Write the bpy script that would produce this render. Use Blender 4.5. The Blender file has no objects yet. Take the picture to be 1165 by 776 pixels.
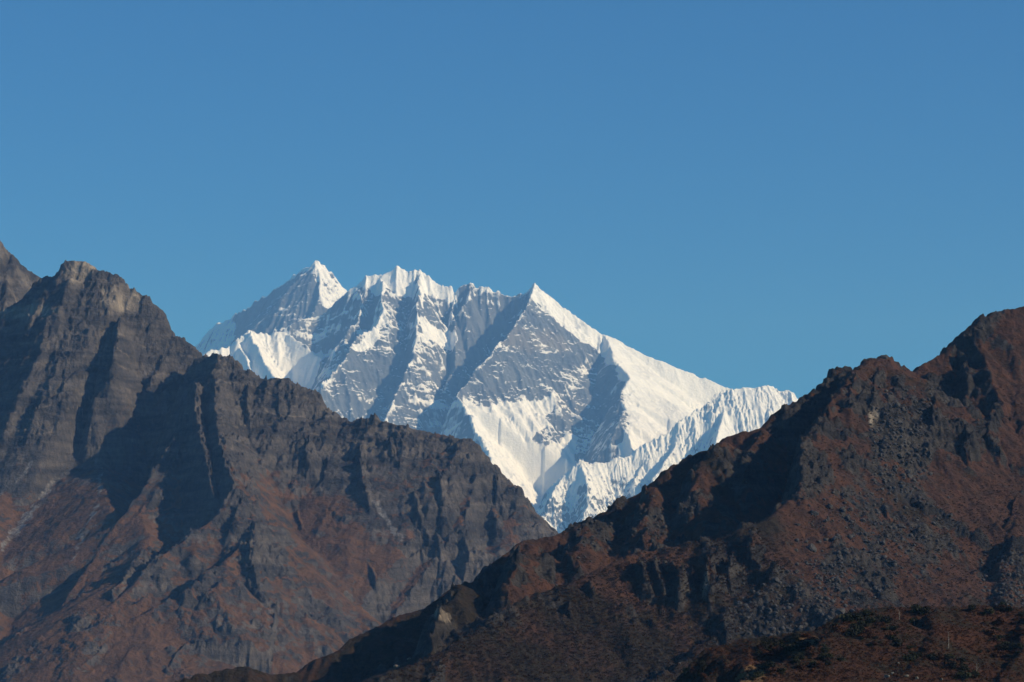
import bpy, math, random
import numpy as np

# ------------------------------------------------------------------ camera, sky, sun, exposure
SC = bpy.context.scene
F_PX, W_PX, H_PX, PITCH = 2900.0, 1165.0, 776.0, math.radians(8.3)
cam_d = bpy.data.cameras.new('camera')
cam_d.sensor_width = 36.0
cam_d.lens = 36.0 * F_PX / W_PX
cam_d.clip_start, cam_d.clip_end = 1.0, 200000.0
cam = bpy.data.objects.new('camera', cam_d)
SC.collection.objects.link(cam)
cam.location = (0, 0, 0)
cam.rotation_euler = (math.radians(90) + PITCH, 0, 0)
SC.camera = cam

SUN_EL = math.radians(26.0)
SUN_AZ = math.radians(110.0)          # clockwise from +Y (the view direction): behind right
SUN = (math.sin(SUN_AZ) * math.cos(SUN_EL), math.cos(SUN_AZ) * math.cos(SUN_EL), math.sin(SUN_EL))

world = bpy.data.worlds.new('World')
SC.world = world
world.use_nodes = True
wn = world.node_tree
bg = wn.nodes['Background']
sky = wn.nodes.new('ShaderNodeTexSky')
sky.sky_type = 'NISHITA'
sky.sun_disc = False
sky.sun_elevation = SUN_EL
sky.sun_rotation = SUN_AZ
sky.altitude = 3900.0
sky.air_density = 1.0
sky.dust_density = 0.0
sky.ozone_density = 2.0
tint = wn.nodes.new('ShaderNodeMix')          # the camera's cool white balance
tint.data_type = 'RGBA'
tint.blend_type = 'MULTIPLY'
tint.inputs[0].default_value = 1.0
tint.inputs[7].default_value = (0.12, 0.64, 1.11, 1.0)
wn.links.new(sky.outputs[0], tint.inputs[6])
wn.links.new(tint.outputs[2], bg.inputs[0])
bg.inputs[1].default_value = 0.11

sun_d = bpy.data.lights.new('sun', 'SUN')
sun_d.energy = 4.6
sun_d.angle = math.radians(0.5)
sun_d.color = (0.98, 0.98, 0.93)
sun = bpy.data.objects.new('sun', sun_d)
SC.collection.objects.link(sun)
from mathutils import Vector
sun.rotation_euler = Vector(SUN).to_track_quat('Z', 'Y').to_euler()
sun.location = (500, -500, 500)

vs = SC.view_settings
vs.view_transform = 'Standard'
vs.look = 'None'
vs.exposure = 0.0
vs.gamma = 1.0
vs.use_curve_mapping = False
SC.render.engine = 'CYCLES'
SC.cycles.use_denoising = True
SC.cycles.max_bounces = 4
SC.cycles.diffuse_bounces = 2
SC.cycles.volume_bounces = 0
SC.cycles.use_adaptive_sampling = False
SC.cycles.volume_step_rate = 1.0

HAZE_DENSITY = 3.3e-5

# ------------------------------------------------------------------ numpy terrain helpers
f4 = np.float32
CP, SP = math.cos(PITCH), math.sin(PITCH)


def ray(u, v):
    xc, yc = (u - W_PX / 2) / F_PX, (H_PX / 2 - v) / F_PX
    dy, dz = CP - yc * SP, SP + yc * CP
    return xc / dy, dz / dy


def at(u, v, Y):
    a, b = ray(u, v)
    return (a * Y, Y, b * Y)


def project(X, Y, Z):
    d = Y * CP + Z * SP
    return W_PX / 2 + F_PX * X / d, H_PX / 2 - F_PX * (Z * CP - Y * SP) / d


def line(pts, Y0, Y1=None):
    """ridge line with the depth going evenly from Y0 to Y1"""
    Y1 = Y0 if Y1 is None else Y1
    n = len(pts) - 1
    return [at(u, v, Y0 + (Y1 - Y0) * i / n) for i, (u, v) in enumerate(pts)]


def rib(pts, Y0, deg):
    """spur that comes toward the viewer while it descends at the given angle"""
    out = [at(pts[0][0], pts[0][1], Y0)]
    for i, (u, v) in enumerate(pts[1:]):
        d = deg[min(i, len(deg) - 1)] if isinstance(deg, tuple) else deg
        t = math.tan(math.radians(d))
        a, k = ray(u, v)
        x0, y0, z0 = out[-1]
        Y = (z0 - y0 * t) / (k - t)
        out.append((a * Y, Y, k * Y))
    return out


QUICK = 0              # 1 halves the detail of the terrain for trials
NK = f4(1.0)           # strength of the relief noise


def hash2(ix, iy, seed):
    n = ix.astype(np.int64) * 374761393 + iy.astype(np.int64) * 668265263 + seed * 974634777
    n = (n ^ (n >> 13)) * 1274126177
    n = (n ^ (n >> 16)) & 0xFFFFFF
    return (n / f4(0x1000000)).astype(f4)


def noise(x, y, seed=0):
    """gradient noise about -1..1"""
    ix, iy = np.floor(x), np.floor(y)
    fx, fy = (x - ix).astype(f4), (y - iy).astype(f4)
    ix, iy = ix.astype(np.int64), iy.astype(np.int64)
    ux, uy = fx * fx * fx * (fx * (fx * 6 - 15) + 10), fy * fy * fy * (fy * (fy * 6 - 15) + 10)

    def g(a, b):
        h = hash2(ix + a, iy + b, seed) * f4(2 * math.pi)
        return np.cos(h) * (fx - a) + np.sin(h) * (fy - b)
    n0 = g(0, 0) * (1 - ux) + g(1, 0) * ux
    n1 = g(0, 1) * (1 - ux) + g(1, 1) * ux
    return (n0 * (1 - uy) + n1 * uy) * f4(1.5)


def fbm(x, y, wl, octs, seed=0, gain=0.5):
    out, a, s = 0, 1.0, 0.0
    for i in range(octs):
        out = out + noise(x / wl + 17.3 * i, y / wl - 9.1 * i, seed + i) * f4(a)
        s += a
        a *= gain
        wl *= 0.49
    return out / f4(s)


def ridged(x, y, wl, octs, seed=0, gain=0.55):
    out, a, s = 0, 1.0, 0.0
    for i in range(octs):
        out = out + (1 - 2 * np.abs(noise(x / wl + 5.3 * i, y / wl + 3.1 * i, seed + i))) * f4(a)
        s += a
        a *= gain
        wl *= 0.48
    return (out / f4(s) - f4(0.38)) * NK


def cells(x, y, wl, seed=0):
    """cell noise: distance to nearest and second nearest feature, id of the nearest"""
    px, py = x / wl, y / wl
    ix, iy = np.floor(px).astype(np.int64), np.floor(py).astype(np.int64)
    d1 = np.full(px.shape, 9.0, f4)
    d2 = d1.copy()
    idn = np.zeros(px.shape, f4)
    for a in (-1, 0, 1):
        for b in (-1, 0, 1):
            hx, hy = hash2(ix + a, iy + b, seed), hash2(ix + a, iy + b, seed + 77)
            d = np.sqrt((ix + a + hx - px) ** 2 + (iy + b + hy - py) ** 2).astype(f4)
            near = d < d1
            d2 = np.where(near, d1, np.minimum(d2, d))
            idn = np.where(near, hash2(ix + a, iy + b, seed + 31), idn)
            d1 = np.where(near, d, d1)
    return d1, d2, idn


def crag(X, Y, H, wl, octs, seed, gain=.6, lean=.25):
    """broken rock: ridged noise that also varies with height, so steep faces break up instead of pleating"""
    a = X + lean * Y + fbm(X, H + .6 * Y, wl * .9, 2, seed + 3) * wl * .35
    b = 1.05 * H + .62 * Y - lean * X
    return ridged(a, b, wl, octs, seed, gain)


def sstep(a, b, x):
    t = np.clip((x - a) / (b - a), 0, 1)
    return t * t * (3 - 2 * t)


def skeleton(X, Y, ridges, floor):
    """height as the highest of the roofs that hang from the ridge lines"""
    H = np.full(X.shape, floor, f4)
    for pts, sl, sr, cv, *cap in ridges:
        best = np.full(X.shape, 1e9, f4)
        zb = np.zeros(X.shape, f4)
        sg = np.zeros(X.shape, f4)
        be = np.zeros(X.shape, bool)
        first = True
        en = np.zeros(X.shape, bool)
        for (x0, y0, z0), (x1, y1, z1) in zip(pts[:-1], pts[1:]):
            dx, dy = x1 - x0, y1 - y0
            L2 = dx * dx + dy * dy + 1e-6
            t = np.clip(((X - x0) * dx + (Y - y0) * dy) / L2, 0, 1)
            ex, ey = X - (x0 + t * dx), Y - (y0 + t * dy)
            d = ex * ex + ey * ey
            m = d < best
            best = np.where(m, d, best)
            zb = np.where(m, z0 + t * (z1 - z0), zb)
            side = (dx * ey - dy * ex) / math.sqrt(L2)
            inner = np.ones(X.shape, bool)          # only the two free ends turn smoothly
            if first:
                inner &= t > 0
            if (x1, y1) == (pts[-1][0], pts[-1][1]):
                inner &= t < 1
            side = np.where(inner, np.sign(side) * np.sqrt(d), side)
            sg = np.where(m, side, sg)
            be = np.where(m, (t <= 0) & first, be)
            first = False
            en = np.where(m, t >= 1, en)
            if cap and len(cap) > 1 and (x1, y1) != (pts[-1][0], pts[-1][1]):
                en &= False
        d = np.sqrt(best)
        # blend the two side slopes across the crest
        s = np.clip(sg / (d + 1e-3) * 0.5 + 0.5, 0, 1)          # turns smoothly round the ends
        slope = s * sl + (1 - s) * sr
        if cap:                                  # the start of the line breaks off steeply
            slope = np.where(be, cap[0], slope)
            if len(cap) > 1:
                slope = np.where(en, cap[1], slope)
        if cv:                                   # slopes ease off with distance from the crest
            fall = slope * d * (1 - cv[0] * (1 - np.exp(-d / cv[1])))
        else:
            fall = slope * d
        H = np.maximum(H, (zb - fall).astype(f4))
    return H


def hit(T, u, v):
    """the point of the terrain that lies under a place of the photograph"""
    X, Y, H, g, h = T
    a, b = ray(u, v)
    ys = np.arange(g.y0 + h, g.y0 + H.shape[0] * h - 2 * h, h * .7)
    xs = a * ys
    i = np.clip(((xs - g.x0) / h - .5).astype(int), 0, H.shape[1] - 2)
    j = np.clip(((ys - g.y0) / h - .5).astype(int), 0, H.shape[0] - 2)
    over = np.nonzero(H[j, i] > b * ys)[0]
    if not len(over):
        return None
    k = over[0]
    return float(xs[k]), float(ys[k]), float(H[j[k], i[k]])


def buttresses(H, X, Y, g, h, items, wob=6.):
    """small rock ribs that stand `out` metres proud of the slope they lie on"""
    T = (X, Y, H, g, h)
    lines = []
    for pts, out, sl, sr in items:
        ln = []
        for n, (u, v) in enumerate(pts):
            q = hit(T, u, v)
            if q is None:
                continue
            e = .5 if n in (0, len(pts) - 1) else 1.0
            ln.append(at(u, v, q[1] - out * e))
        if len(ln) > 1:
            lines.append((ln, sl, sr, out))
    H = H.copy()
    for ln, sl, sr, out in lines:
        r = out * 3 + 20
        i0, i1 = [int(np.clip((w - g.x0) / h, 0, H.shape[1])) for w in (min(p[0] for p in ln) - r, max(p[0] for p in ln) + r)]
        j0, j1 = [int(np.clip((w - g.y0) / h, 0, H.shape[0])) for w in (min(p[1] for p in ln) - r, max(p[1] for p in ln) + r)]
        if i1 - i0 < 2 or j1 - j0 < 2:
            continue
        x, y, hh = X[j0:j1, i0:i1], Y[j0:j1, i0:i1], H[j0:j1, i0:i1]
        wx, wy = fbm(x, y, wob * 3, 3, 61) * wob, fbm(x, y, wob * 3, 3, 62) * wob
        H[j0:j1, i0:i1] = np.maximum(hh, skeleton(x + wx, y + wy, [(ln, sl, sr, None)], -5000.))
    return H


def up2(a):
    def ax0(a):
        p = np.concatenate([a[:1], a, a[-1:]], 0)
        o = np.empty((a.shape[0] * 2,) + a.shape[1:], a.dtype)
        o[0::2] = 0.75 * p[1:-1] + 0.25 * p[:-2]
        o[1::2] = 0.75 * p[1:-1] + 0.25 * p[2:]
        return o
    return ax0(ax0(a).T).T


def gullies(H, X, Y, h, c, amp, waves, seed, sharp=0.6, smin=0.25):
    """erosion: grooves that run down the slope, cells of size c, `waves` grooves per cell"""
    gy, gx = np.gradient(H, h)
    g = np.sqrt(gx * gx + gy * gy) + 1e-4
    sx, sy = (-gy / g).astype(f4), (gx / g).astype(f4)     # across the slope
    px, py = (X / c).astype(f4), (Y / c).astype(f4)
    ix, iy = np.floor(px).astype(np.int64), np.floor(py).astype(np.int64)
    ca = np.zeros(X.shape, f4)
    sa = np.zeros(X.shape, f4)
    for a in (-1, 0, 1):
        for b in (-1, 0, 1):
            hx, hy = hash2(ix + a, iy + b, seed), hash2(ix + a, iy + b, seed + 5)
            dx, dy = px - (ix + a + hx), py - (iy + b + hy)
            dx, dy = dx.astype(f4), dy.astype(f4)
            w = np.maximum(0, 1 - (dx * dx + dy * dy) / f4(1.6)) ** 2
            ph = (dx * sx + dy * sy) * f4(waves * 2 * math.pi)
            ca += w * np.cos(ph)
            sa += w * np.sin(ph)
    n = np.sqrt(ca * ca + sa * sa) + 0.05
    amp = amp * NK
    v = ca / n
    v = v * (1 - sharp) + (1 - 2 * np.abs(sa / n)) * sharp  # ridged share
    return H + (v * amp * np.clip(g / 0.9, 0, 1.3) * sstep(smin * 0.3, smin, g)).astype(f4)


def in_poly(U, V, pts):
    c = np.zeros(U.shape, bool)
    n = len(pts)
    for i in range(n):
        x0, y0 = pts[i]
        x1, y1 = pts[(i + 1) % n]
        if y0 == y1:
            continue
        c ^= ((y0 > V) != (y1 > V)) & (U < (x1 - x0) * (V - y0) / (y1 - y0) + x0)
    return c


def blur(a, n):
    for _ in range(n):
        a = (np.roll(a, 1, 0) + np.roll(a, -1, 0) + 2 * a) / 4
        a = (np.roll(a, 1, 1) + np.roll(a, -1, 1) + 2 * a) / 4
    return a


def regions(U, V, X, Y, polys, wob, wl, seed, soft=2):
    """where something grows or lies: outlines with ragged edges, baked to the ground itself"""
    du = fbm(X, Y, wl, 4, seed) * wob * 1.6
    dv = fbm(X, Y, wl, 4, seed + 50) * wob * 1.6
    m = np.zeros(U.shape, f4)
    for p in polys:
        m = np.maximum(m, in_poly(U + du, V + dv, p).astype(f4))
    return blur(m, soft)


class Grid:
    def __init__(s, x0, x1, y0, y1, h, L):
        h, L = h * 2 ** QUICK, max(L - QUICK, 0)
        s.h, s.L = h, L
        H = h * 2 ** L
        s.nx, s.ny = int(math.ceil((x1 - x0) / H)), int(math.ceil((y1 - y0) / H))
        s.x0, s.y0 = x0, y0

    def xy(s, lev):
        h = s.h * 2 ** lev
        k = 2 ** (s.L - lev)
        x = s.x0 + (np.arange(s.nx * k) + .5) * h
        y = s.y0 + (np.arange(s.ny * k) + .5) * h
        X, Y = np.meshgrid(x.astype(f4), y.astype(f4))
        return X, Y, h


def erode(H, g, octs, seed, sharp, mod=None):
    """coarse to fine: each set of grooves is cut at the grid level that can carry it"""
    octs = list(octs)
    for lev in range(g.L, -1, -1):
        if lev < g.L:
            H = up2(H)
        X, Y, h = g.xy(lev)
        while octs and (lev == 0 or octs[0][0] / octs[0][2] >= 5 * h):
            c, amp, wv = octs.pop(0)
            k = (mod(X, Y, H) if mod else 1.0) * (0.25 + 1.1 * sstep(-.35, .45, fbm(X, Y, c * 1.7, 2, seed + 70)))
            H = H + (gullies(H, X, Y, h, c, amp, wv, seed + len(octs), sharp) - H) * k
    X, Y, h = g.xy(0)
    return X, Y, h, H


QUEUE = []
MATS = {}


def sheet(*a):
    QUEUE.append(a)


def make_sheet(name, X, Y, Z, mat, attrs, label=None, smooth=True):
    ny, nx = X.shape
    me = bpy.data.meshes.new(name)
    co = np.stack([X, Y, Z], -1).reshape(-1, 3).astype(f4)
    me.vertices.add(co.shape[0])
    me.vertices.foreach_set('co', co.ravel())
    i = np.arange(nx * ny, dtype=np.int32).reshape(ny, nx)
    q = np.stack([i[:-1, :-1], i[:-1, 1:], i[1:, 1:], i[1:, :-1]], -1).reshape(-1, 4)
    nf = q.shape[0]
    me.loops.add(nf * 4)
    me.loops.foreach_set('vertex_index', q.ravel())
    me.polygons.add(nf)
    me.polygons.foreach_set('loop_start', np.arange(nf, dtype=np.int32) * 4)
    me.polygons.foreach_set('use_smooth', np.full(nf, smooth, bool))
    me.update(calc_edges=True)
    if attrs:
        ch = np.stack([np.broadcast_to(a, X.shape) for a in attrs] + ([np.ones(X.shape)] if len(attrs) < 4 else []), -1).astype(f4)
        at_ = me.color_attributes.new('cover', 'FLOAT_COLOR', 'POINT')
        at_.data.foreach_set('color', ch.ravel())
    if isinstance(mat, tuple):
        mat = MATS.get(mat[0]) or MATS.setdefault(mat[0], brown_mat(*mat))
    me.materials.append(mat)
    o = bpy.data.objects.new(name, me)
    SC.collection.objects.link(o)
    o['kind'] = 'structure'
    if label:
        o['label'] = label
    return o


# ------------------------------------------------------------------ material helpers
def new_mat(name):
    m = bpy.data.materials.new(name)
    m.use_nodes = True
    nt = m.node_tree
    b = nt.nodes['Principled BSDF']
    b.inputs['Roughness'].default_value = 0.95
    b.inputs['Specular IOR Level'].default_value = 0.15
    return m, nt, b


class NT:
    def __init__(s, nt):
        s.nt = nt
        g = nt.nodes.new('ShaderNodeNewGeometry')
        s.pos = g.outputs['Position']
        s.nrm = g.outputs['Normal']

    def lk(s, a, b):
        s.nt.links.new(a, b)

    def inp(s, sock, v):
        if hasattr(v, 'is_linked') or isinstance(v, bpy.types.NodeSocket):
            s.lk(v, sock)
        else:
            sock.default_value = v

    def noise(s, scale, detail=4, rough=0.6, dist=0.0, vec=None):
        n = s.nt.nodes.new('ShaderNodeTexNoise')
        n.inputs['Scale'].default_value = scale
        n.inputs['Detail'].default_value = detail
        n.inputs['Roughness'].default_value = rough
        n.inputs['Distortion'].default_value = dist
        s.lk(vec or s.pos, n.inputs['Vector'])
        return n.outputs['Fac']

    def voro(s, scale, feat='F1', vec=None, out='Distance'):
        n = s.nt.nodes.new('ShaderNodeTexVoronoi')
        n.feature = feat
        n.inputs['Scale'].default_value = scale
        s.lk(vec or s.pos, n.inputs['Vector'])
        return n.outputs[out]

    def squash(s, kx, ky, kz):
        n = s.nt.nodes.new('ShaderNodeVectorMath')
        n.operation = 'MULTIPLY'
        s.lk(s.pos, n.inputs[0])
        n.inputs[1].default_value = (kx, ky, kz)
        return n.outputs[0]

    def rng(s, v, a, b, c=0.0, d=1.0):
        n = s.nt.nodes.new('ShaderNodeMapRange')
        n.clamp = True
        s.inp(n.inputs['Value'], v)
        for k, x in zip(('From Min', 'From Max', 'To Min', 'To Max'), (a, b, c, d)):
            n.inputs[k].default_value = x
        return n.outputs[0]

    def math(s, op, a, b=0.0, clamp=False):
        n = s.nt.nodes.new('ShaderNodeMath')
        n.operation = op
        n.use_clamp = clamp
        s.inp(n.inputs[0], a)
        s.inp(n.inputs[1], b)
        return n.outputs[0]

    def mix(s, f, a, b):
        n = s.nt.nodes.new('ShaderNodeMix')
        n.data_type = 'RGBA'
        s.inp(n.inputs[0], f)
        for sock, v in ((n.inputs[6], a), (n.inputs[7], b)):
            if isinstance(v, tuple):
                sock.default_value = v + (1.0,) if len(v) == 3 else v
            else:
                s.lk(v, sock)
        return n.outputs[2]

    def bump(s, h, dist, strength=1.0, nrm=None):
        n = s.nt.nodes.new('ShaderNodeBump')
        n.inputs['Distance'].default_value = dist
        n.inputs['Strength'].default_value = strength
        s.lk(h, n.inputs['Height'])
        if nrm is not None:
            s.lk(nrm, n.inputs['Normal'])
        return n.outputs[0]

    def cover(s):
        a = s.nt.nodes.new('ShaderNodeAttribute')
        a.attribute_name = 'cover'
        sp = s.nt.nodes.new('ShaderNodeSeparateColor')
        s.lk(a.outputs['Color'], sp.inputs[0])
        s.alpha = a.outputs['Alpha']
        return sp.outputs[0], sp.outputs[1], sp.outputs[2]

    def z(s):
        sp = s.nt.nodes.new('ShaderNodeSeparateXYZ')
        s.lk(s.pos, sp.inputs[0])
        return sp.outputs[2]


def far_mat():
    """snow, grey rock, banding; cover = (snow, tan rock, -)"""
    m, nt, b = new_mat('snow_and_rock')
    n = NT(nt)
    snow, tan, _ = n.cover()
    fine = n.math('ADD', n.math('MULTIPLY', n.noise(1 / 150, 5, 0.55), .62), n.math('MULTIPLY', n.noise(1 / 80, 5, 0.55, 0.5, vec=n.squash(0.3, 0.3, 1.0)), .45))
    streak = n.noise(1 / 60, 4, 0.6, vec=n.squash(1.0, 1.0, 0.35))
    band = n.noise(1 / 55, 4, 0.6, vec=n.squash(0.12, 0.12, 1.0))
    rock = n.mix(n.rng(band, .38, .62), (0.062, 0.074, 0.096), (0.115, 0.128, 0.150))
    rock = n.mix(n.rng(streak, .4, .65, 0, .6), rock, (0.10, 0.11, 0.13))
    rock = n.mix(n.rng(n.noise(1 / 420, 5, .6), .4, .62, 0, .65), rock, (0.14, 0.155, 0.18))
    rock = n.mix(tan, rock, (0.26, 0.22, 0.17))
    f = n.math('ADD', snow, n.math('MULTIPLY', n.math('SUBTRACT', fine, 0.5), 1.1))
    f = n.rng(f, .41, .60)
    col = n.mix(f, rock, n.mix(n.rng(n.noise(1 / 120, 5, .6), .45, .7, 0, .6), (0.84, 0.85, 0.87), (0.70, 0.73, 0.78)))
    n.lk(col, b.inputs['Base Color'])
    bh = n.bump(n.noise(1 / 28, 5, 0.65), 14.0, 0.7)
    n.lk(bh, b.inputs['Normal'])
    return m


def brown_mat(name, s, rockA, rockB, vegA, vegB, scree, bushes):
    """rock, dry ground cover and scree; s = metres per photo pixel, cover = (ground cover, scree, pale rock)"""
    m, nt, b = new_mat(name)
    n = NT(nt)
    veg, scr, pale = n.cover()
    big = n.noise(1 / (60 * s), 4, 0.55)
    mid = n.noise(1 / (14 * s), 5, 0.65)
    fin = n.noise(1 / (3.5 * s), 4, 0.7)
    band = n.noise(1 / (14 * s), 5, 0.62, 0.3, vec=n.squash(0.14, 0.14, 1.0))
    crack = n.noise(1 / (5 * s), 4, 0.65, vec=n.squash(1.0, 1.0, 0.3))
    rock = n.mix(n.rng(band, .4, .62), rockA, rockB)
    rock = n.mix(n.rng(crack, .36, .66, 0.0, 0.55), rock, tuple(c * 0.6 for c in rockA))
    rock = n.mix(n.rng(fin, .56, .72, 0, .5), rock, tuple(min(1, c * 1.35) for c in rockB))
    rock = n.mix(pale, rock, (0.42, 0.33, 0.24))
    v = n.mix(n.rng(mid, .38, .64), vegA, vegB)
    v = n.mix(n.rng(fin, .5, .7, 0, .6), v, tuple(c * 0.5 for c in vegA))
    sc = n.math('ADD', n.math('MULTIPLY', n.math('SUBTRACT', 1.0, n.alpha), bushes), n.math('MULTIPLY', n.math('SUBTRACT', mid, .5), 1.5))
    sc = n.math('ADD', sc, n.math('MULTIPLY', n.math('SUBTRACT', big, .5), 1.5))
    v = n.mix(n.rng(sc, .3, .6), v, n.mix(n.rng(fin, .4, .6), (0.018, 0.014, 0.009), (0.040, 0.028, 0.016)))
    f = n.math('ADD', veg, n.math('MULTIPLY', n.math('SUBTRACT', mid, 0.5), 1.6))
    f = n.math('ADD', f, n.math('MULTIPLY', n.math('SUBTRACT', fin, 0.5), 0.9))
    f = n.rng(f, .38, .62)
    col = n.mix(f, rock, v)
    sf = n.math('ADD', scr, n.math('MULTIPLY', n.math('SUBTRACT', mid, 0.5), 1.2))
    col = n.mix(n.rng(sf, .42, .62), col, n.mix(n.rng(fin, .4, .6), scree, tuple(c * 1.5 for c in scree)))
    n.lk(col, b.inputs['Base Color'])
    b1 = n.bump(n.noise(1 / (7 * s), 7, 0.7), 7.0 * s, 0.9)
    n.lk(b1, b.inputs['Normal'])
    return m



# ------------------------------------------------------------------ the setting
M_FAR = far_mat()
GROUND_Z = -900.0


def ground():
    m, nt, b = new_mat('valley_ground')
    n = NT(nt)
    n.lk(n.mix(n.rng(n.noise(1 / 300, 6, .6), .4, .6), (0.10, 0.06, 0.04), (0.07, 0.06, 0.05)), b.inputs['Base Color'])
    xs = np.linspace(-16000, 16000, 130)
    ys = np.linspace(-9000, 36000, 180)
    X, Y = np.meshgrid(xs, ys)
    Z = GROUND_Z + fbm(X, Y, 3000.0, 4, 3) * 90 + sstep(12000, 24000, Y) * 1500
    sheet('ground', X, Y, Z, m, None, 'brown valley floor below the mountains')


def build_everest():
    g = Grid(-5600, -700, 29300, 33900, 10, 1)
    X, Y, h = g.xy(g.L)
    s1 = line([(120, 470), (180, 425), (224, 392), (238, 377), (250, 366), (267, 357), (284, 348), (303, 336), (323, 321),
               (335, 314), (346, 305), (354, 302), (360, 297)], 32500, 30800)
    s2 = line([(360, 297), (369, 303), (380, 314), (397, 331), (420, 350), (470, 390), (560, 470)], 30800, 31000)
    fr = rib([(360, 298), (363, 316), (362, 336), (356, 356), (348, 372), (352, 400)], 30800, 44)
    l1 = rib([(267, 358), (266, 372), (270, 392), (280, 420)], 31950, 34)
    l2 = rib([(246, 370), (247, 384), (252, 400)], 32150, 34)
    H = skeleton(X + fbm(X, Y, 500., 3, 1) * 35, Y + fbm(X, Y, 500., 3, 2) * 35,
                 [(s1, .95, 1.75, None), (s2, .9, 1.2, None), (fr, 0.95, 1.5, None), (l1, 1.2, 1.7, None), (l2, 1.2, 1.7, None)], 800)
    X, Y, h, H = erode(H, g, ((420, 30, 1.6), (200, 14, 1.6), (90, 7, 1.6)), 11, 0.6)
    H = H + crag(X, Y, H, 300., 5, 5) * 26
    # rock bands of the upper pyramid
    H = H + np.sin(H / 62 + fbm(X, Y, 700., 3, 8) * 3 + X / 500) * 5
    U, V = project(X, Y, H)
    gy, gx = np.gradient(H, h)
    sl = np.sqrt(gx * gx + gy * gy)
    lit = (-(gx) * SUN[0] - gy * SUN[1] + SUN[2])
    snow = 0.40 + 0.45 * sstep(1.5, 0.8, sl)
    snow = snow - 0.27
    ns = regions(U, V, X, Y, [[(350, 296), (362, 292), (374, 304), (402, 334), (385, 352), (366, 350), (361, 325), (357, 308)],
                              [(215, 395), (240, 370), (262, 352), (268, 358), (267, 388), (262, 410), (215, 410)],
                              [(330, 318), (346, 302), (360, 296), (362, 303), (345, 312)]], 4, 120., 21)
    rk = regions(U, V, X, Y, [[(268, 362), (300, 342), (345, 312), (360, 308), (362, 335), (352, 360), (335, 370), (290, 382), (268, 385)]], 3, 120., 31)
    snow = snow + ns * .45 - rk * .12 + fbm(X, Y, 150., 4, 9) * .35
    snow = snow + np.clip((H - blur(H, 8)) / 30, -.1, .14)
    sheet('far_peak', X, Y, H, M_FAR, (np.clip(snow, 0, 1), 0 * snow, 0 * snow),
          'tall snow dusted pyramid peak behind the white wall, farthest summit')


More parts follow.
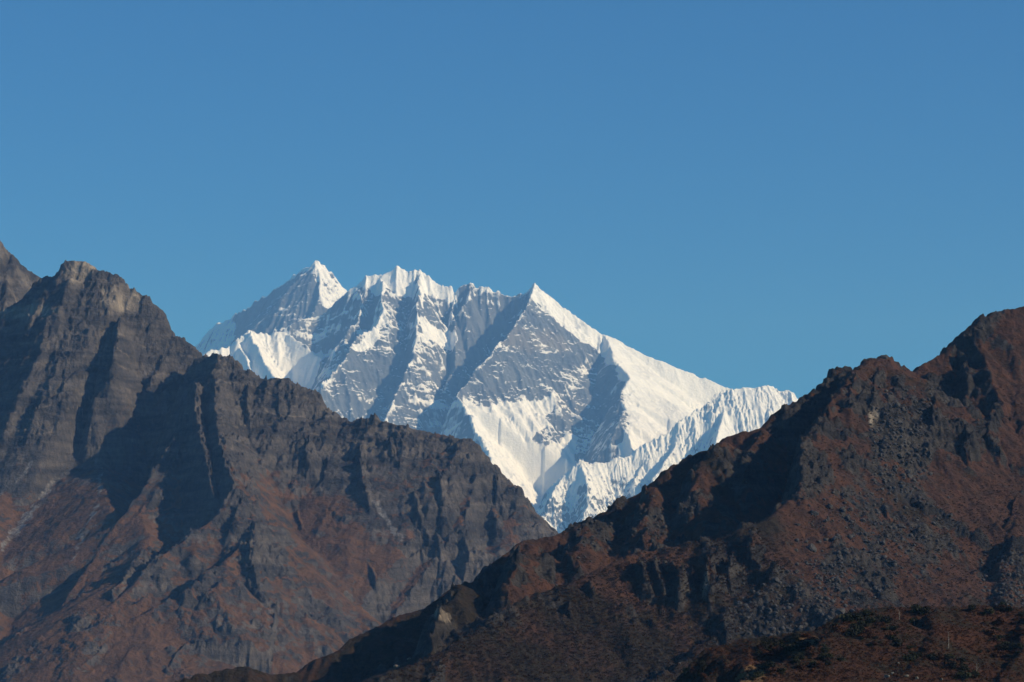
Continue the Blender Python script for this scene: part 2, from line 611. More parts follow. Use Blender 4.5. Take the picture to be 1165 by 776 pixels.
def build_wall():
    g = Grid(-4700, 4700, 23300, 29700, 8, 1)
    X, Y, h = g.xy(g.L)
    Y0 = 28000
    R = []
    sk = line([(205, 430), (228, 404), (245, 398), (262, 396), (272, 386), (285, 376), (300, 380), (323, 377), (340, 366), (352, 362)], 27250, 28000)
    R.append((sk, 1.0, 1.6, None))
    sk = line([(352, 362), (375, 350), (392, 336), (408, 323), (420, 314), (437, 313), (451, 306), (468, 307), (477, 306), (493, 316), (507, 324),
               (519, 332), (526, 326), (534, 321), (542, 326), (546, 328), (556, 327), (580, 338), (596, 334), (606, 321), (616, 331),
               (628, 339), (652, 357), (680, 377), (704, 388), (740, 405), (780, 421), (824, 441), (860, 456), (930, 500)], Y0)
    R.append((sk, 1.0, 1.8, None))
    # spurs of the wall, left to right
    R.append((rib([(286, 376), (296, 396), (306, 416), (316, 440)], 27600, 38), 1.3, 2.08, None))
    R.append((rib([(272, 386), (280, 402), (290, 425)], 27530, 38), 1.3, 2.08, None))
    R.append((rib([(323, 378), (345, 394), (366, 405)], 27820, 41), 1.2, 2.21, None))
    R.append((rib([(410, 323), (414, 345), (405, 365), (390, 380)], Y0, 46), 1.5, 2.08, None))
    R.append((rib([(437, 314), (439, 330), (438, 348), (430, 362), (400, 394), (385, 415), (366, 436), (350, 470), (340, 520)], Y0, 39), 1.15, 2.47, None))
    R.append((rib([(476, 307), (477, 337), (474, 362), (470, 393), (463, 416), (450, 440), (443, 461), (436, 490), (430, 540)], Y0, 42), 1.3, 2.6, None))
    R.append((rib([(520, 333), (514, 350), (517, 372), (520, 396), (517, 418), (505, 444), (484, 466), (470, 500), (460, 560)], Y0, 43), 1.3, 2.34, None))
    R.append((rib([(534, 322), (532, 335), (526, 350)], Y0, 46), 1.6, 2.34, None))
    R.append((rib([(606, 322), (600, 338), (590, 362), (575, 384), (557, 404), (536, 426), (521, 447), (533, 470), (547, 496), (560, 530), (575, 600)], Y0, 37), 1.05, 2.27, None))
    R.append((rib([(684, 380), (680, 400), (668, 425), (650, 450), (634, 475)], Y0, 44), 1.6, 1.95, None))
    # the snow shoulder: broad slope whose left edge drops away
    R.append((rib([(688, 381), (697, 404), (715, 430), (706, 450), (712, 462), (709, 480), (718, 505), (724, 530)], Y0, (29, 29, 29, 29, 29, 55)), 0.62, 1.45, None))
    wx, wy = fbm(X, Y, 620., 2, 41) * 75, fbm(X, Y, 620., 2, 42) * 75
    H = skeleton(X + wx, Y + wy, R, 700)
    def smooth_area(X, Y, H):
        U, V = project(X, Y, H)
        return 1 - .7 * regions(U, V, X, Y, [[(686, 380), (704, 384), (740, 401), (826, 440), (800, 470), (724, 512), (716, 476), (716, 432), (690, 395)]], 5, 300., 61, 3)

    X, Y, h, H = erode(H, g, ((520, 30, 1.2), (240, 15, 1.3), (105, 6, 1.3)), 50, 0.6, smooth_area)
    smooth = 1 - smooth_area(X, Y, H)
    qx, qy = X + fbm(X, Y, 220, 3, 13) * 80, Y + fbm(X, Y, 220, 3, 14) * 80
    H = H + ridged(qx, qy, 330., 6, 15, .58) * 30 * (1 - .8 * smooth)
    d1, d2, idn = cells(qx + H * .25, qy * .7 + H * .35, 150., 16)
    H = H + (idn - .5) * 18 * sstep(0, .25, d2 - d1) * (1 - smooth)
    H = H + crag(X, Y, H, 420., 5, 24, .58) * 42 * (1 - .8 * smooth) + crag(X, Y, H, 120., 3, 25) * 11 * (1 - .6 * smooth)
    H = H + np.sin(H / 55 + fbm(X, Y, 900., 3, 18) * 3) * 4 * (1 - smooth)
    U, V = project(X, Y, H)
    gy, gx = np.gradient(H, h)
    sl = np.sqrt(gx * gx + gy * gy)
    snow = 0.28 + 0.4 * sstep(1.4, 0.8, sl)
    yes = regions(U, V, X, Y, [
        [(225, 400), (268, 384), (286, 370), (325, 376), (345, 398), (368, 404), (362, 425), (352, 450), (300, 432), (240, 410)],
        [(406, 326), (425, 312), (450, 303), (474, 304), (473, 325), (466, 338), (441, 330), (432, 335), (415, 328)],
        [(477, 304), (500, 316), (520, 330), (516, 346), (495, 338), (482, 330), (479, 352), (476, 330)],
        [(478, 358), (500, 376), (519, 380), (514, 398), (500, 392), (484, 384)],
        [(400, 398), (432, 362), (438, 352), (440, 366), (424, 392), (404, 402)],
        [(606, 319), (632, 336), (655, 355), (686, 377), (680, 397), (655, 381), (630, 362), (615, 350), (603, 337)],
        [(684, 374), (740, 398), (826, 436), (900, 470), (905, 520), (700, 540), (713, 494), (716, 470), (708, 455), (712, 436), (700, 420), (680, 405)],
        [(524, 452), (545, 464), (580, 459), (632, 452), (626, 470), (604, 500), (622, 512), (655, 492), (655, 530), (640, 620), (560, 540), (545, 495)]],
        5, 170., 71)
    no = regions(U, V, X, Y, [
        [(600, 345), (655, 384), (672, 400), (640, 440), (625, 450), (540, 455), (526, 440), (560, 405)],
        [(376, 440), (400, 400), (440, 400), (465, 400), (455, 440), (440, 470), (390, 470)],
        [(640, 470), (684, 400), (708, 436), (704, 456), (712, 480), (690, 480)],
        [(520, 345), (590, 350), (560, 400), (520, 440), (505, 430)]], 5, 170., 81)
    snow = snow + yes * .62 - no * .2 + fbm(X, Y, 260., 5, 19, .6) * .42 + .12 * sstep(.2, .8, np.sin(H / 38 + fbm(X, Y, 400., 3, 20) * 4))
    snow = snow + np.clip((H - blur(H, 8)) / 30, -.1, .14)
    tan = regions(U, V, X, Y, [[(575, 372), (640, 380), (650, 398), (600, 400), (570, 396)]], 6, 170., 91, 6) * .35
    sheet('snow_mountain', X, Y, H, M_FAR, (np.clip(snow, 0, 1), tan, 0 * snow),
          'long snow and rock wall with several summits across the middle')


def build_fluted():
    """the fluted ice ridge in front of the wall"""
    g = Grid(-900, 4500, 21800, 26500, 7, 1)
    X, Y, h = g.xy(g.L)
    R = []
    sk = line([(600, 600), (622, 558), (640, 541), (660, 523), (672, 526), (688, 527), (702, 520), (716, 519), (730, 507), (742, 500), (760, 491),
               (776, 478), (788, 470), (800, 462), (815, 450), (826, 444), (850, 441), (872, 438), (884, 443), (898, 445), (910, 455), (960, 490), (1020, 560)], 24300, 25500)
    R.append((sk, 1.1, 1.25, None))
    R.append((rib([(822, 445), (822, 465), (818, 490), (808, 520)], 25180, 40), 1.25, 1.7, None))
    R.append((rib([(870, 439), (874, 460), (878, 480)], 25260, 44), 1.25, 1.5, None))
    R.append((rib([(898, 445), (900, 470)], 25300, 44), 1.25, 1.5, None))
    R.append((rib([(776, 478), (770, 500), (756, 525), (740, 548)], 24990, 42), 1.2, 1.7, None))
    R.append((rib([(742, 500), (735, 520), (722, 545)], 24900, 42), 1.2, 1.6, None))
    R.append((rib([(661, 523), (666, 545), (668, 570), (660, 600), (640, 640)], 24480, 42), 1.15, 1.6, None))
    R.append((rib([(640, 541), (628, 560), (615, 590)], 24420, 42), 1.2, 1.6, None))
    wx, wy = fbm(X, Y, 420., 3, 43) * 50, fbm(X, Y, 420., 3, 44) * 50
    H = skeleton(X + wx, Y + wy, R, 500)
    X, Y, h, H = erode(H, g, ((420, 22, 1.4), (230, 18, 1.8), (110, 8, 1.7)), 250, 0.75)
    H = H + crag(X, Y, H, 260., 5, 27, .55) * 26
    gy, gx = np.gradient(H, h)
    sl = np.sqrt(gx * gx + gy * gy)
    U, V = project(X, Y, H)
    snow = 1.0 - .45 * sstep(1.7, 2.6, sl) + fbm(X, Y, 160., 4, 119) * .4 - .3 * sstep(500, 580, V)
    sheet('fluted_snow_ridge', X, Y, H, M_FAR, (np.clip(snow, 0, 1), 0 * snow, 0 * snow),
          'bright fluted ice ridge low in front of the snow wall')


def strata(H, X, Y, period, amp, tilt, seed, warp):
    ph = (H + tilt * X) / period + fbm(X, Y, period * 14, 3, seed) * warp
    fr = ph - np.floor(ph)
    k = hash2(np.floor(ph), np.floor(ph) * 0, seed)        # every bed has its own thickness of step
    return H + NK * amp * (0.4 + 1.2 * k) * (sstep(0.0, 0.35, fr) - fr)


def build_left():
    g = Grid(-1440, 540, 3540, 5460, 1.32, 2)
    X, Y, h = g.xy(g.L)
    R = []
    sk1 = line([(-160, 460), (-60, 390), (0, 352), (20, 340), (40, 323), (63, 309), (80, 295), (92, 294), (104, 296), (109, 304), (120, 307), (134, 311),
                (144, 322), (167, 337), (183, 354), (193, 370), (201, 380), (221, 391), (228, 406)], 5010, 4890)
    R.append((sk1[:13], 1.1, 1.4, None, 1.4, 2.6))
    R.append((sk1[12:], 1.1, 2.6, None))
    sk2 = line([(222, 412), (235, 404), (243, 400), (250, 401), (265, 407), (281, 421), (301, 430), (315, 427), (329, 432), (349, 441), (362, 452), (377, 466), (397, 478),
                (403, 477), (426, 473), (440, 478), (455, 481), (475, 486), (493, 490), (508, 492), (523, 497), (535, 495), (546, 505), (556, 521), (573, 549), (582, 551),
                (590, 557), (594, 570), (615, 586), (634, 607), (700, 670), (800, 760)], 4770, 4470)
    R.append((sk2[:5], 1.1, 2.6, None, 2.8))
    R.append((sk2[3:], 1.1, 1.02, (0.18, 300), 2.8))
    # upper face
    R.append((rib([(92, 296), (74, 330), (64, 360), (61, 395), (56, 425), (50, 440)], 4998, (50, 50, 52, 60, 66)), 1.4, 3.0, None))
    R.append((rib([(140, 352), (136, 375), (128, 405), (120, 430), (112, 455)], 4878, (46, 50, 64, 74)), 2.6, 3.0, None))
    R.append((rib([(125, 376), (117, 405), (108, 450)], 4860, (48, 55)), 2.4, 3.2, None))
    R.append((rib([(172, 345), (150, 352), (140, 352)], 4938, 40), 1.8, 2.4, None))
    # nose of the shoulder and the spurs that close the shaded bay
    R.append((rib([(205, 384), (186, 405), (176, 425), (168, 440)], 4908, 50), 2.4, 2.6, None))
    R.append((rib([(226, 404), (205, 425), (190, 436), (192, 474), (185, 520), (200, 545), (214, 572)], 4850, (52, 54, 60, 62, 60, 60)), 2.4, 2.8, None))
    R.append((rib([(228, 404), (210, 432), (214, 475), (223, 508), (236, 553), (240, 575)], 4818, 44), 2.2, 3.0, None))
    R.append((rib([(248, 401), (243, 430), (241, 460), (249, 500), (258, 530), (268, 548), (252, 575), (228, 596), (200, 614), (165, 642), (140, 672), (110, 705)], 4758, (32, 33, 34, 36, 36, 44, 44, 40, 38, 38)), 0.9, 2.8, None))
    R.append((rib([(268, 548), (290, 595), (270, 625), (240, 650), (200, 675), (160, 696), (100, 735), (60, 770)], 4370, 36), 0.8, 1.5, None))
    R.append((rib([(290, 596), (308, 640), (292, 672), (262, 702), (215, 742), (160, 790)], 4470, 29), 0.75, 1.3, None))
    R.append((rib([(308, 640), (330, 690), (330, 740), (320, 790)], 4416, 28), 0.75, 1.1, None))
    # cliffs of the right flank
    R.append((rib([(282, 421), (280, 445), (290, 470), (292, 500)], 4758, 42), 1.1, 2.6, None))
    R.append((rib([(330, 432), (334, 470), (345, 510)], 4716, 42), 1.1, 2.6, None))
    R.append((rib([(404, 477), (412, 505), (415, 530), (420, 560), (428, 575)], 4674, 42), 1.0, 2.6, None))
    R.append((rib([(455, 482), (450, 510), (462, 550), (474, 575)], 4644, 43), 1.1, 2.6, None))
    R.append((rib([(493, 490), (502, 520), (504, 560), (500, 585)], 4620, 42), 1.1, 2.6, None))
    R.append((rib([(523, 497), (530, 540), (524, 580), (530, 605)], 4602, 43), 1.1, 2.6, None))
    R.append((rib([(556, 521), (560, 560), (568, 590)], 4584, 44), 1.1, 2.6, None))
    # scree fan at the lower left
    for pts in ([(0, 560, 4620), (-20, 700, 4230), (-30, 800, 4020)], [(60, 560, 4614), (50, 640, 4428), (30, 740, 4170)],
                [(112, 525, 4692), (130, 585, 4430), (115, 640, 4300), (80, 720, 4100)], [(156, 583, 4400), (172, 608, 4320), (150, 650, 4200)]):
        R.append(([at(*p) for p in pts], 0.55, 0.55, None))
    wx, wy = fbm(X, Y, 156, 4, 141) * 13, fbm(X, Y, 156, 4, 142) * 13
    H = skeleton(X + wx, Y + wy, R, -700)
    R2 = [([at(222, 428, 4676), at(222, 445, 4628), at(223, 470, 4560), at(230, 500, 4470), at(238, 535, 4392), at(243, 556, 4352)], 2.6, 2.8, None)]
    H = np.maximum(H, skeleton(X + wx, Y + wy, R2, -5000.))
    H = blur(H, 1)

    def soft_area(X, Y, H):
        U, V = project(X, Y, H)
        return 1 - .7 * regions(U, V, X, Y, [[(-60, 520), (40, 505), (112, 520), (160, 600), (190, 610), (120, 650), (60, 700), (-60, 760)],
                                             [(285, 530), (340, 560), (440, 620), (480, 650), (430, 690), (350, 660), (300, 600)]], 9, 54., 161, 3)

    X, Y, h, H = erode(H, g, ((138, 4.5, 1.2), (72, 3.2, 1.2), (33.6, 1.5, 1.2)), 150, 0.65, soft_area)
    H = buttresses(H, X, Y, g, h, [
        ([(411, 500), (410, 525), (413, 550), (421, 574)], 24, 1.2, 2.8), ([(500, 538), (503, 560), (502, 584)], 24, 1.2, 2.8),
        ([(497, 606), (500, 620), (503, 634)], 18, 1.0, 2.6), ([(530, 615), (534, 628), (540, 644)], 18, 1.0, 2.6), ([(470, 560), (478, 585), (484, 604)], 15, 1.0, 2.4),
        ([(348, 500), (350, 515), (353, 530)], 13.5, 1.0, 2.6), ([(318, 445), (318, 465), (322, 482)], 13.5, 1.2, 2.6), ([(283, 436), (281, 455), (284, 478)], 18, 1.4, 2.8),
        ([(440, 480), (444, 500), (450, 520)], 13.5, 1.2, 2.4), ([(563, 540), (566, 560), (572, 580)], 15, 1.2, 2.4),
        ([(162, 630), (148, 645), (138, 658), (128, 674)], 39, .8, 2.6), ([(168, 676), (130, 700), (95, 716), (66, 728)], 36, .7, 2.4),
        ([(262, 655), (242, 670), (225, 684)], 19.5, .8, 2.2), ([(290, 598), (284, 625), (292, 660)], 22.5, .9, 2.2), ([(276, 565), (268, 590), (262, 604)], 18, .9, 2.2),
        ([(228, 660), (215, 672), (205, 690)], 15, .9, 2.0), ([(120, 735), (100, 750), (85, 765)], 15, .9, 2.0), ([(215, 730), (200, 745), (190, 760)], 15, .9, 2.0),
        ([(420, 640), (430, 660), (445, 675)], 12, .9, 2.0), ([(330, 560), (338, 580), (345, 600)], 12, .9, 2.0)])
    soft = (1 - soft_area(X, Y, H)) / .7
    gy, gx = np.gradient(blur(H, 3), h)
    sl0 = np.sqrt(gx * gx + gy * gy)
    low = sstep(500, 620, project(X, Y, H)[1])
    rocky = np.clip(sstep(0.8, 1.2, sl0 - .35 * low) + low * .8 * sstep(.05, .3, fbm(X, Y, 90, 4, 109)), 0, 1) * (1 - .8 * soft)
    qx, qy = X + fbm(X, Y, 40, 3, 111) * 14, Y + fbm(X, Y, 40, 3, 112) * 14
    H = H + ridged(qx, qy, 62, 6, 115, .6) * (3.0 + 3.0 * rocky)
    H = H + crag(X, Y, H, 75., 5, 131) * (2.0 + 15.0 * rocky) + crag(X, Y, H, 26., 4, 132) * (.9 + 5.5 * rocky)
    for wl, a, sd in ((24., 4.0, 117), (10., 2.0, 118)):         # jointed blocks and buttresses
        d1, d2, idn = cells(qx + H * .25, qy * .7 + H * .35, wl, sd)
        H = H + rocky * (idn - .5) * a * sstep(0, .18, d2 - d1)
    H = strata(H, X, Y, 19., 4.2, 0.10, 120, 2.6) * rocky + H * (1 - rocky)
    H = H + fbm(X, Y, 7.2, 3, 171, .6) * (.7 + 1.1 * rocky)
    U, V = project(X, Y, H)
    gy, gx = np.gradient(H, h)
    sl = np.sqrt(gx * gx + gy * gy)
    big = fbm(X, Y, 180, 4, 180)
    lowv = sstep(470, 620, V + big * 60 - (U - 300) * 0.05)
    veg = 0.12 + .75 * lowv * sstep(1.45, 0.75, blur(sl, 2)) + big * .3
    streak = regions(U, V, X, Y, [[(262, 535), (330, 540), (400, 590), (470, 640), (520, 640), (480, 690), (400, 650), (330, 610), (280, 575)],
                                  [(20, 610), (70, 600), (110, 640), (80, 690), (20, 700)],
                                  [(150, 690), (210, 700), (190, 730), (140, 720)]], 10, 54., 191, 6)
    veg = veg + .35 * streak
    veg = veg - .9 * sstep(495, 420, V + big * 40) - .4 * low * rocky
    scr = regions(U, V, X, Y, [[(0, 560), (28, 530), (46, 520), (40, 534), (14, 556), (-30, 590)],
                               [(108, 545), (118, 528), (116, 560), (106, 590), (92, 620), (78, 650), (86, 620), (100, 590), (110, 565)],
                               [(60, 540), (70, 545), (44, 580), (20, 610), (0, 630), (0, 615), (34, 578)],
                               [(418, 560), (428, 566), (445, 590), (470, 625), (462, 622), (436, 596)]], 5, 24., 201, 3)
    pale = regions(U, V, X, Y, [[(70, 312), (84, 296), (106, 297), (110, 306), (98, 318), (84, 326)],
                                [(130, 325), (146, 326), (160, 340), (158, 352), (140, 356), (130, 350), (112, 345), (118, 330)],
                                [(0, 352), (40, 345), (70, 352), (60, 358), (0, 362)]], 5, 24., 211, 4)
    pale = pale * (.35 + .5 * sstep(-.2, .3, fbm(X, Y, 18, 3, 215)))
    ph = (H + .07 * X) / 41 + fbm(X, Y, 220, 4, 222) * 1.9
    band = sstep(.44, .5, ph - np.floor(ph)) * sstep(.58, .52, ph - np.floor(ph)) * sstep(0, .3, fbm(X, Y, 72, 3, 223)) * sstep(560, 480, V)
    pale = np.clip(pale + .28 * band, 0, 1)
    mat = ('dark_banded_rock', 1.66, (0.052, 0.047, 0.047), (0.146, 0.121, 0.103), (0.080, 0.048, 0.032), (0.170, 0.086, 0.046), (0.15, 0.135, 0.125), .25)
    sheet('mountain', X, Y, H, mat, (np.clip(veg, 0, 1), scr * .56, pale, 1 - .8 * sstep(600, 780, V)), 'dark banded rock mountain filling the left side, brown slopes below')

    # the farther peak at the left edge
    g = Grid(-1740, -780, 4980, 5820, 2.4, 1)
    X, Y, h = g.xy(g.L)
    s = line([(-120, 190), (-60, 235), (-20, 262), (0, 274), (12, 288), (22, 299), (30, 306), (40, 310), (48, 318), (80, 350), (110, 400)], 5400, 5430)
    r1 = rib([(-20, 262), (-25, 300), (-20, 340)], 5400, 48)
    r2 = rib([(14, 290), (8, 310), (6, 340)], 5400, 48)
    H = skeleton(X, Y, [(s, 1.2, 1.3, None), (r1, 1.2, 1.5, None), (r2, 1.2, 1.5, None)], -700)
    X, Y, h, H = erode(H, g, ((66, 5.4, 1.6), (30, 3, 1.7)), 350, 0.65)
    H = strata(H + ridged(X, Y, 30, 4, 315) * 4, X, Y, 14.4, 4., -.1, 320, .9)
    z = 0 * H
    sheet('rock_peak', X, Y, H, mat, (z, z, z + .25 * sstep(0, .3, fbm(X, Y, 36, 3, 323))), 'grey rock peak at the left edge behind the dark mountain')
    return mat


def build_right():
    g = Grid(-900, 630, 1050, 2340, 0.75, 2)
    X, Y, h = g.xy(g.L)
    R = []
    sk = line([(120, 850), (180, 790), (205, 774), (230, 763), (262, 758), (290, 758), (310, 764), (338, 764), (363, 748), (387, 735), (413, 719), (440, 706), (455, 700), (480, 694), (501, 678), (510, 668), (518, 662), (530, 661),
               (540, 663), (552, 647), (573, 630), (586, 619), (598, 612), (611, 610), (636, 608), (655, 597), (672, 588), (704, 568), (740, 548), (764, 530), (780, 521), (800, 511), (820, 500), (832, 492),
               (855, 487), (872, 484), (884, 468), (904, 454), (920, 444), (933, 434), (945, 425), (961, 415), (974, 409), (985, 405), (999, 407), (1004, 403), (1008, 403), (1012, 413), (1022, 415),
               (1030, 419), (1036, 421), (1048, 413), (1065, 405), (1076, 396), (1090, 380), (1107, 368), (1128, 359), (1145, 351), (1165, 347), (1200, 340), (1290, 330)], 1590, 1950)
    R.append((sk[:33], 0.9, .85, (0.1, 156)))
    R.append((sk[32:46], 0.9, 1.4, (0.25, 156)))
    R.append((sk[45:], 0.9, 1.0, (0.2, 156)))
    # the big spur that throws the black shadow
    R.append((rib([(990, 404), (966, 424), (944, 448), (926, 478), (913, 500), (908, 538), (897, 560), (868, 588), (840, 600)], 1851, 27), 0.62, 2.8, None))
    R.append((rib([(868, 484), (862, 500), (850, 520), (842, 545)], 1788, 33), 1.2, 1.6, None))
    R.append((rib([(826, 495), (815, 510), (796, 530), (788, 552)], 1770, 31), .9, 1.6, None))
    # the nearer crest that runs down to the lower left
    R.append((rib([(868, 588), (820, 612), (767, 620), (726, 626), (690, 640), (672, 650), (628, 667), (586, 689), (545, 714), (513, 730), (482, 748), (450, 759), (410, 785), (350, 830)], 1592, 28), 0.62, .9, None))
    R.append((rib([(518, 662), (510, 680), (495, 695), (486, 715), (481, 745), (470, 770)], 1632, 30), 0.6, 2.0, None))
    R.append((rib([(598, 612), (582, 640), (572, 660)], 1662, 33), .8, 1.9, None))
    R.append((rib([(672, 588), (664, 606), (650, 630)], 1698, 34), .8, 1.6, None))
    R.append((rib([(740, 548), (738, 565), (728, 590)], 1728, 34), .8, 1.6, None))
    # knolls and ribs of the upper right
    for pts, yy, a, sl, sr in ([[(1030, 420), (1024, 445), (1010, 470)], 1866, 38, 1.0, 1.9], [[(1068, 452), (1068, 470), (1070, 492)], 1830, 46, 1.1, 2.3],
                               [[(1098, 408), (1097, 425), (1100, 446)], 1878, 46, 1.0, 2.3], [[(1142, 432), (1132, 455), (1124, 492)], 1860, 42, .9, 2.3],
                               [[(1104, 372), (1120, 395), (1120, 420)], 1920, 36, .7, 1.6], [[(1160, 430), (1160, 470), (1166, 520)], 1860, 38, .8, 1.5],
                               [[(1098, 488), (1096, 505), (1100, 525)], 1794, 46, 1.2, 2.0], [[(960, 430), (962, 455), (955, 490)], 1848, 40, 1.1, 1.6],
                               [[(1060, 560), (1040, 620), (1020, 680)], 1716, 26, .6, .9], [[(1165, 560), (1150, 620), (1130, 700)], 1740, 26, .6, .9],
                               [[(905, 630), (850, 680), (800, 730), (740, 776)], 1584, 24, .6, .8], [[(672, 651), (700, 700), (710, 776)], 1600, 24, .45, .5],
                               [[(600, 685), (620, 730), (625, 790)], 1575, 24, .45, .5]):
        R.append((rib(pts, yy, a), sl, sr, None))
    wx, wy = fbm(X, Y, 66, 4, 441) * 6.6, fbm(X, Y, 66, 4, 442) * 6.6
    H = skeleton(X + wx, Y + wy, R, -700)
    H = blur(H, 1)
    X, Y, h, H = erode(H, g, ((72, 2.2, 1.3), (37.2, 1.7, 1.3), (18, .8, 1.4)), 450, 0.5)
    H = buttresses(H, X, Y, g, h, [
        ([(728, 634), (730, 655), (733, 680)], 13.5, 1.6, 3.0), ([(748, 624), (748, 648), (751, 678)], 16.5, 1.6, 3.0), ([(770, 622), (769, 648), (772, 680)], 16.5, 1.6, 3.0),
        ([(789, 640), (788, 656), (790, 668)], 9, 1.6, 3.0), ([(812, 618), (808, 645), (805, 678)], 19.5, 1.5, 3.0), ([(836, 606), (834, 632), (832, 662)], 18, 1.5, 3.0),
        ([(856, 600), (856, 618), (862, 645)], 13.5, 1.4, 3.0), ([(1062, 452), (1060, 468), (1062, 486)], 10.5, 1.2, 2.8), ([(1142, 434), (1130, 460), (1124, 494)], 15, 1.0, 2.8),
        ([(1100, 486), (1098, 504), (1102, 524)], 13.5, 1.2, 2.6), ([(1098, 408), (1095, 425), (1098, 444)], 12, 1.2, 2.8), ([(1084, 384), (1092, 398), (1098, 408)], 9, 1.0, 2.4),
        ([(946, 446), (945, 462), (940, 480)], 7.5, 1.4, 2.4), ([(1000, 420), (996, 440), (990, 462)], 9, 1.3, 2.2), ([(972, 425), (970, 445), (966, 465)], 7.5, 1.3, 2.2),
        ([(560, 645), (557, 658), (553, 672)], 9, 1.4, 2.6), ([(586, 628), (583, 645), (580, 660)], 9, 1.4, 2.6), ([(508, 680), (500, 700), (494, 724), (492, 744)], 10.5, 1.3, 2.8),
        ([(650, 680), (648, 690), (650, 700)], 6, 1.2, 2.4), ([(672, 655), (670, 665), (672, 676)], 6, 1.2, 2.4), ([(710, 680), (706, 692), (706, 704)], 6, 1.2, 2.4),
        ([(806, 720), (802, 732), (796, 744)], 9, 1.2, 2.6), ([(835, 702), (830, 712), (822, 722)], 7.5, 1.2, 2.4), ([(1010, 560), (1006, 575), (1008, 590)], 6, 1.2, 2.4),
        ([(1160, 560), (1150, 580), (1146, 600)], 9, 1.1, 2.4), ([(690, 585), (686, 598), (684, 610)], 7.5, 1.3, 2.6), ([(640, 618), (637, 628), (636, 640)], 7.5, 1.3, 2.6)])
    gy, gx = np.gradient(blur(H, 4), h)
    sl0 = np.sqrt(gx * gx + gy * gy)
    U, V = project(X, Y, H)
    craggy = regions(U, V, X, Y, [
        [(905, 450), (985, 402), (1034, 420), (1030, 440), (1005, 450), (1010, 490), (950, 520), (935, 570), (890, 590), (900, 500)],
        [(720, 622), (780, 615), (790, 680), (740, 690), (715, 680)], [(795, 600), (865, 598), (860, 660), (800, 690)],
        [(540, 665), (560, 640), (610, 620), (640, 650), (570, 670)], [(480, 695), (515, 690), (520, 725), (480, 752)],
        [(1050, 430), (1110, 400), (1140, 470), (1120, 520), (1060, 520)], [(1095, 360), (1150, 350), (1120, 390), (1080, 395)]], 9, 24., 461, 6)
    outc = sstep(.12, .3, fbm(X, Y, 60, 5, 464, .6))          # scattered outcrops
    rocky = np.clip(sstep(1.15, 1.7, sl0) + .8 * outc + .75 * craggy * sstep(-.3, .2, fbm(X, Y, 30, 3, 463)), 0, 1)
    qx, qy = X + fbm(X, Y, 22, 3, 411) * 7, Y + fbm(X, Y, 22, 3, 412) * 7
    H = H + ridged(qx, qy, 34, 6, 415, .6) * (2.0 + 1.5 * rocky)
    H = H + fbm(qx, qy, 9, 4, 414, .65) * .7
    H = H + crag(X, Y, H, 46., 5, 421) * (1.6 + 10. * rocky) + crag(X, Y, H, 15., 4, 422) * (.5 + 3.6 * rocky)
    d1, d2, idn = cells(qx, qy + H * .5, 13., 418)
    H = H + rocky * (idn - .5) * 7.0 * sstep(0, .2, d2 - d1)
    d1, d2, idn = cells(X + fbm(X, Y, 5.4, 2, 416) * 1.8, (Y + H * .5), 5.4, 417)
    H = H + rocky * (idn * 3.0 - 1.5) * sstep(0, .25, d2 - d1)
    bould = regions(U, V, X, Y, [
        [(1010, 450), (1040, 440), (1060, 470), (1060, 520), (1050, 560), (1090, 600), (1060, 650), (1000, 690), (930, 710), (850, 730), (830, 700), (900, 680), (930, 640), (960, 600), (960, 560), (990, 520), (995, 480)],
        [(640, 590), (720, 600), (790, 560), (800, 600), (740, 615), (670, 640), (650, 620)], [(1120, 640), (1180, 620), (1180, 700), (1130, 690)]], 12, 24., 471, 5)
    bould = bould * sstep(-.25, .1, fbm(X, Y, 21, 3, 473))
    for wl, a, sd in ((4.2, 2.0, 475), (2.5, 1.2, 476)):
        d1, d2, idn = cells(X, Y, wl, sd)
        H = H + bould * a * idn * np.sqrt(np.clip(1 - (d1 / (.30 + .25 * idn)) ** 2, 0, 1))
    # tussocks and low scrub
    d1, d2, idn = cells(X, Y, 3.9, 481)
    tus = sstep(-.1, .35, fbm(X, Y, 42, 4, 482))
    H = H + (1 - rocky) * (1 - bould) * (.3 + 1.2 * tus) * idn * np.clip(1 - d1 * 1.7, 0, 1)
    H = H + fbm(X, Y, 4.2, 2, 483) * .36
    U, V = project(X, Y, H)
    gy, gx = np.gradient(H, h)
    sl = blur(np.sqrt(gx * gx + gy * gy), 2)
    big = fbm(X, Y, 72, 4, 490)
    veg = .92 - .85 * rocky - .6 * bould - .15 * sstep(1.2, 2.0, sl) + big * .28
    pale = regions(U, V, X, Y, [[(988, 485), (988, 470), (993, 464), (1000, 466), (1001, 472), (994, 476), (992, 486)],
                                [(486, 700), (494, 693), (512, 697), (516, 703), (508, 708), (496, 702)],
                                [(800, 655), (806, 650), (804, 676), (800, 676)]], 1.5, 7., 495, 1)
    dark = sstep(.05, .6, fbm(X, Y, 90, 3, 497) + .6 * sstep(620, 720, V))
    mat = ('rusty_scrub_and_rock', .6, (0.032, 0.028, 0.026), (0.078, 0.066, 0.056), (0.046, 0.025, 0.016), (0.104, 0.046, 0.026), (0.060, 0.057, 0.056), .9)
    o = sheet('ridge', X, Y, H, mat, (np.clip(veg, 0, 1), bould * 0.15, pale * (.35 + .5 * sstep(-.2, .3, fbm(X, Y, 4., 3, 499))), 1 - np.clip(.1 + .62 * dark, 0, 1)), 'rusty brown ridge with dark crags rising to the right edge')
    return (X, Y, H, g, h)


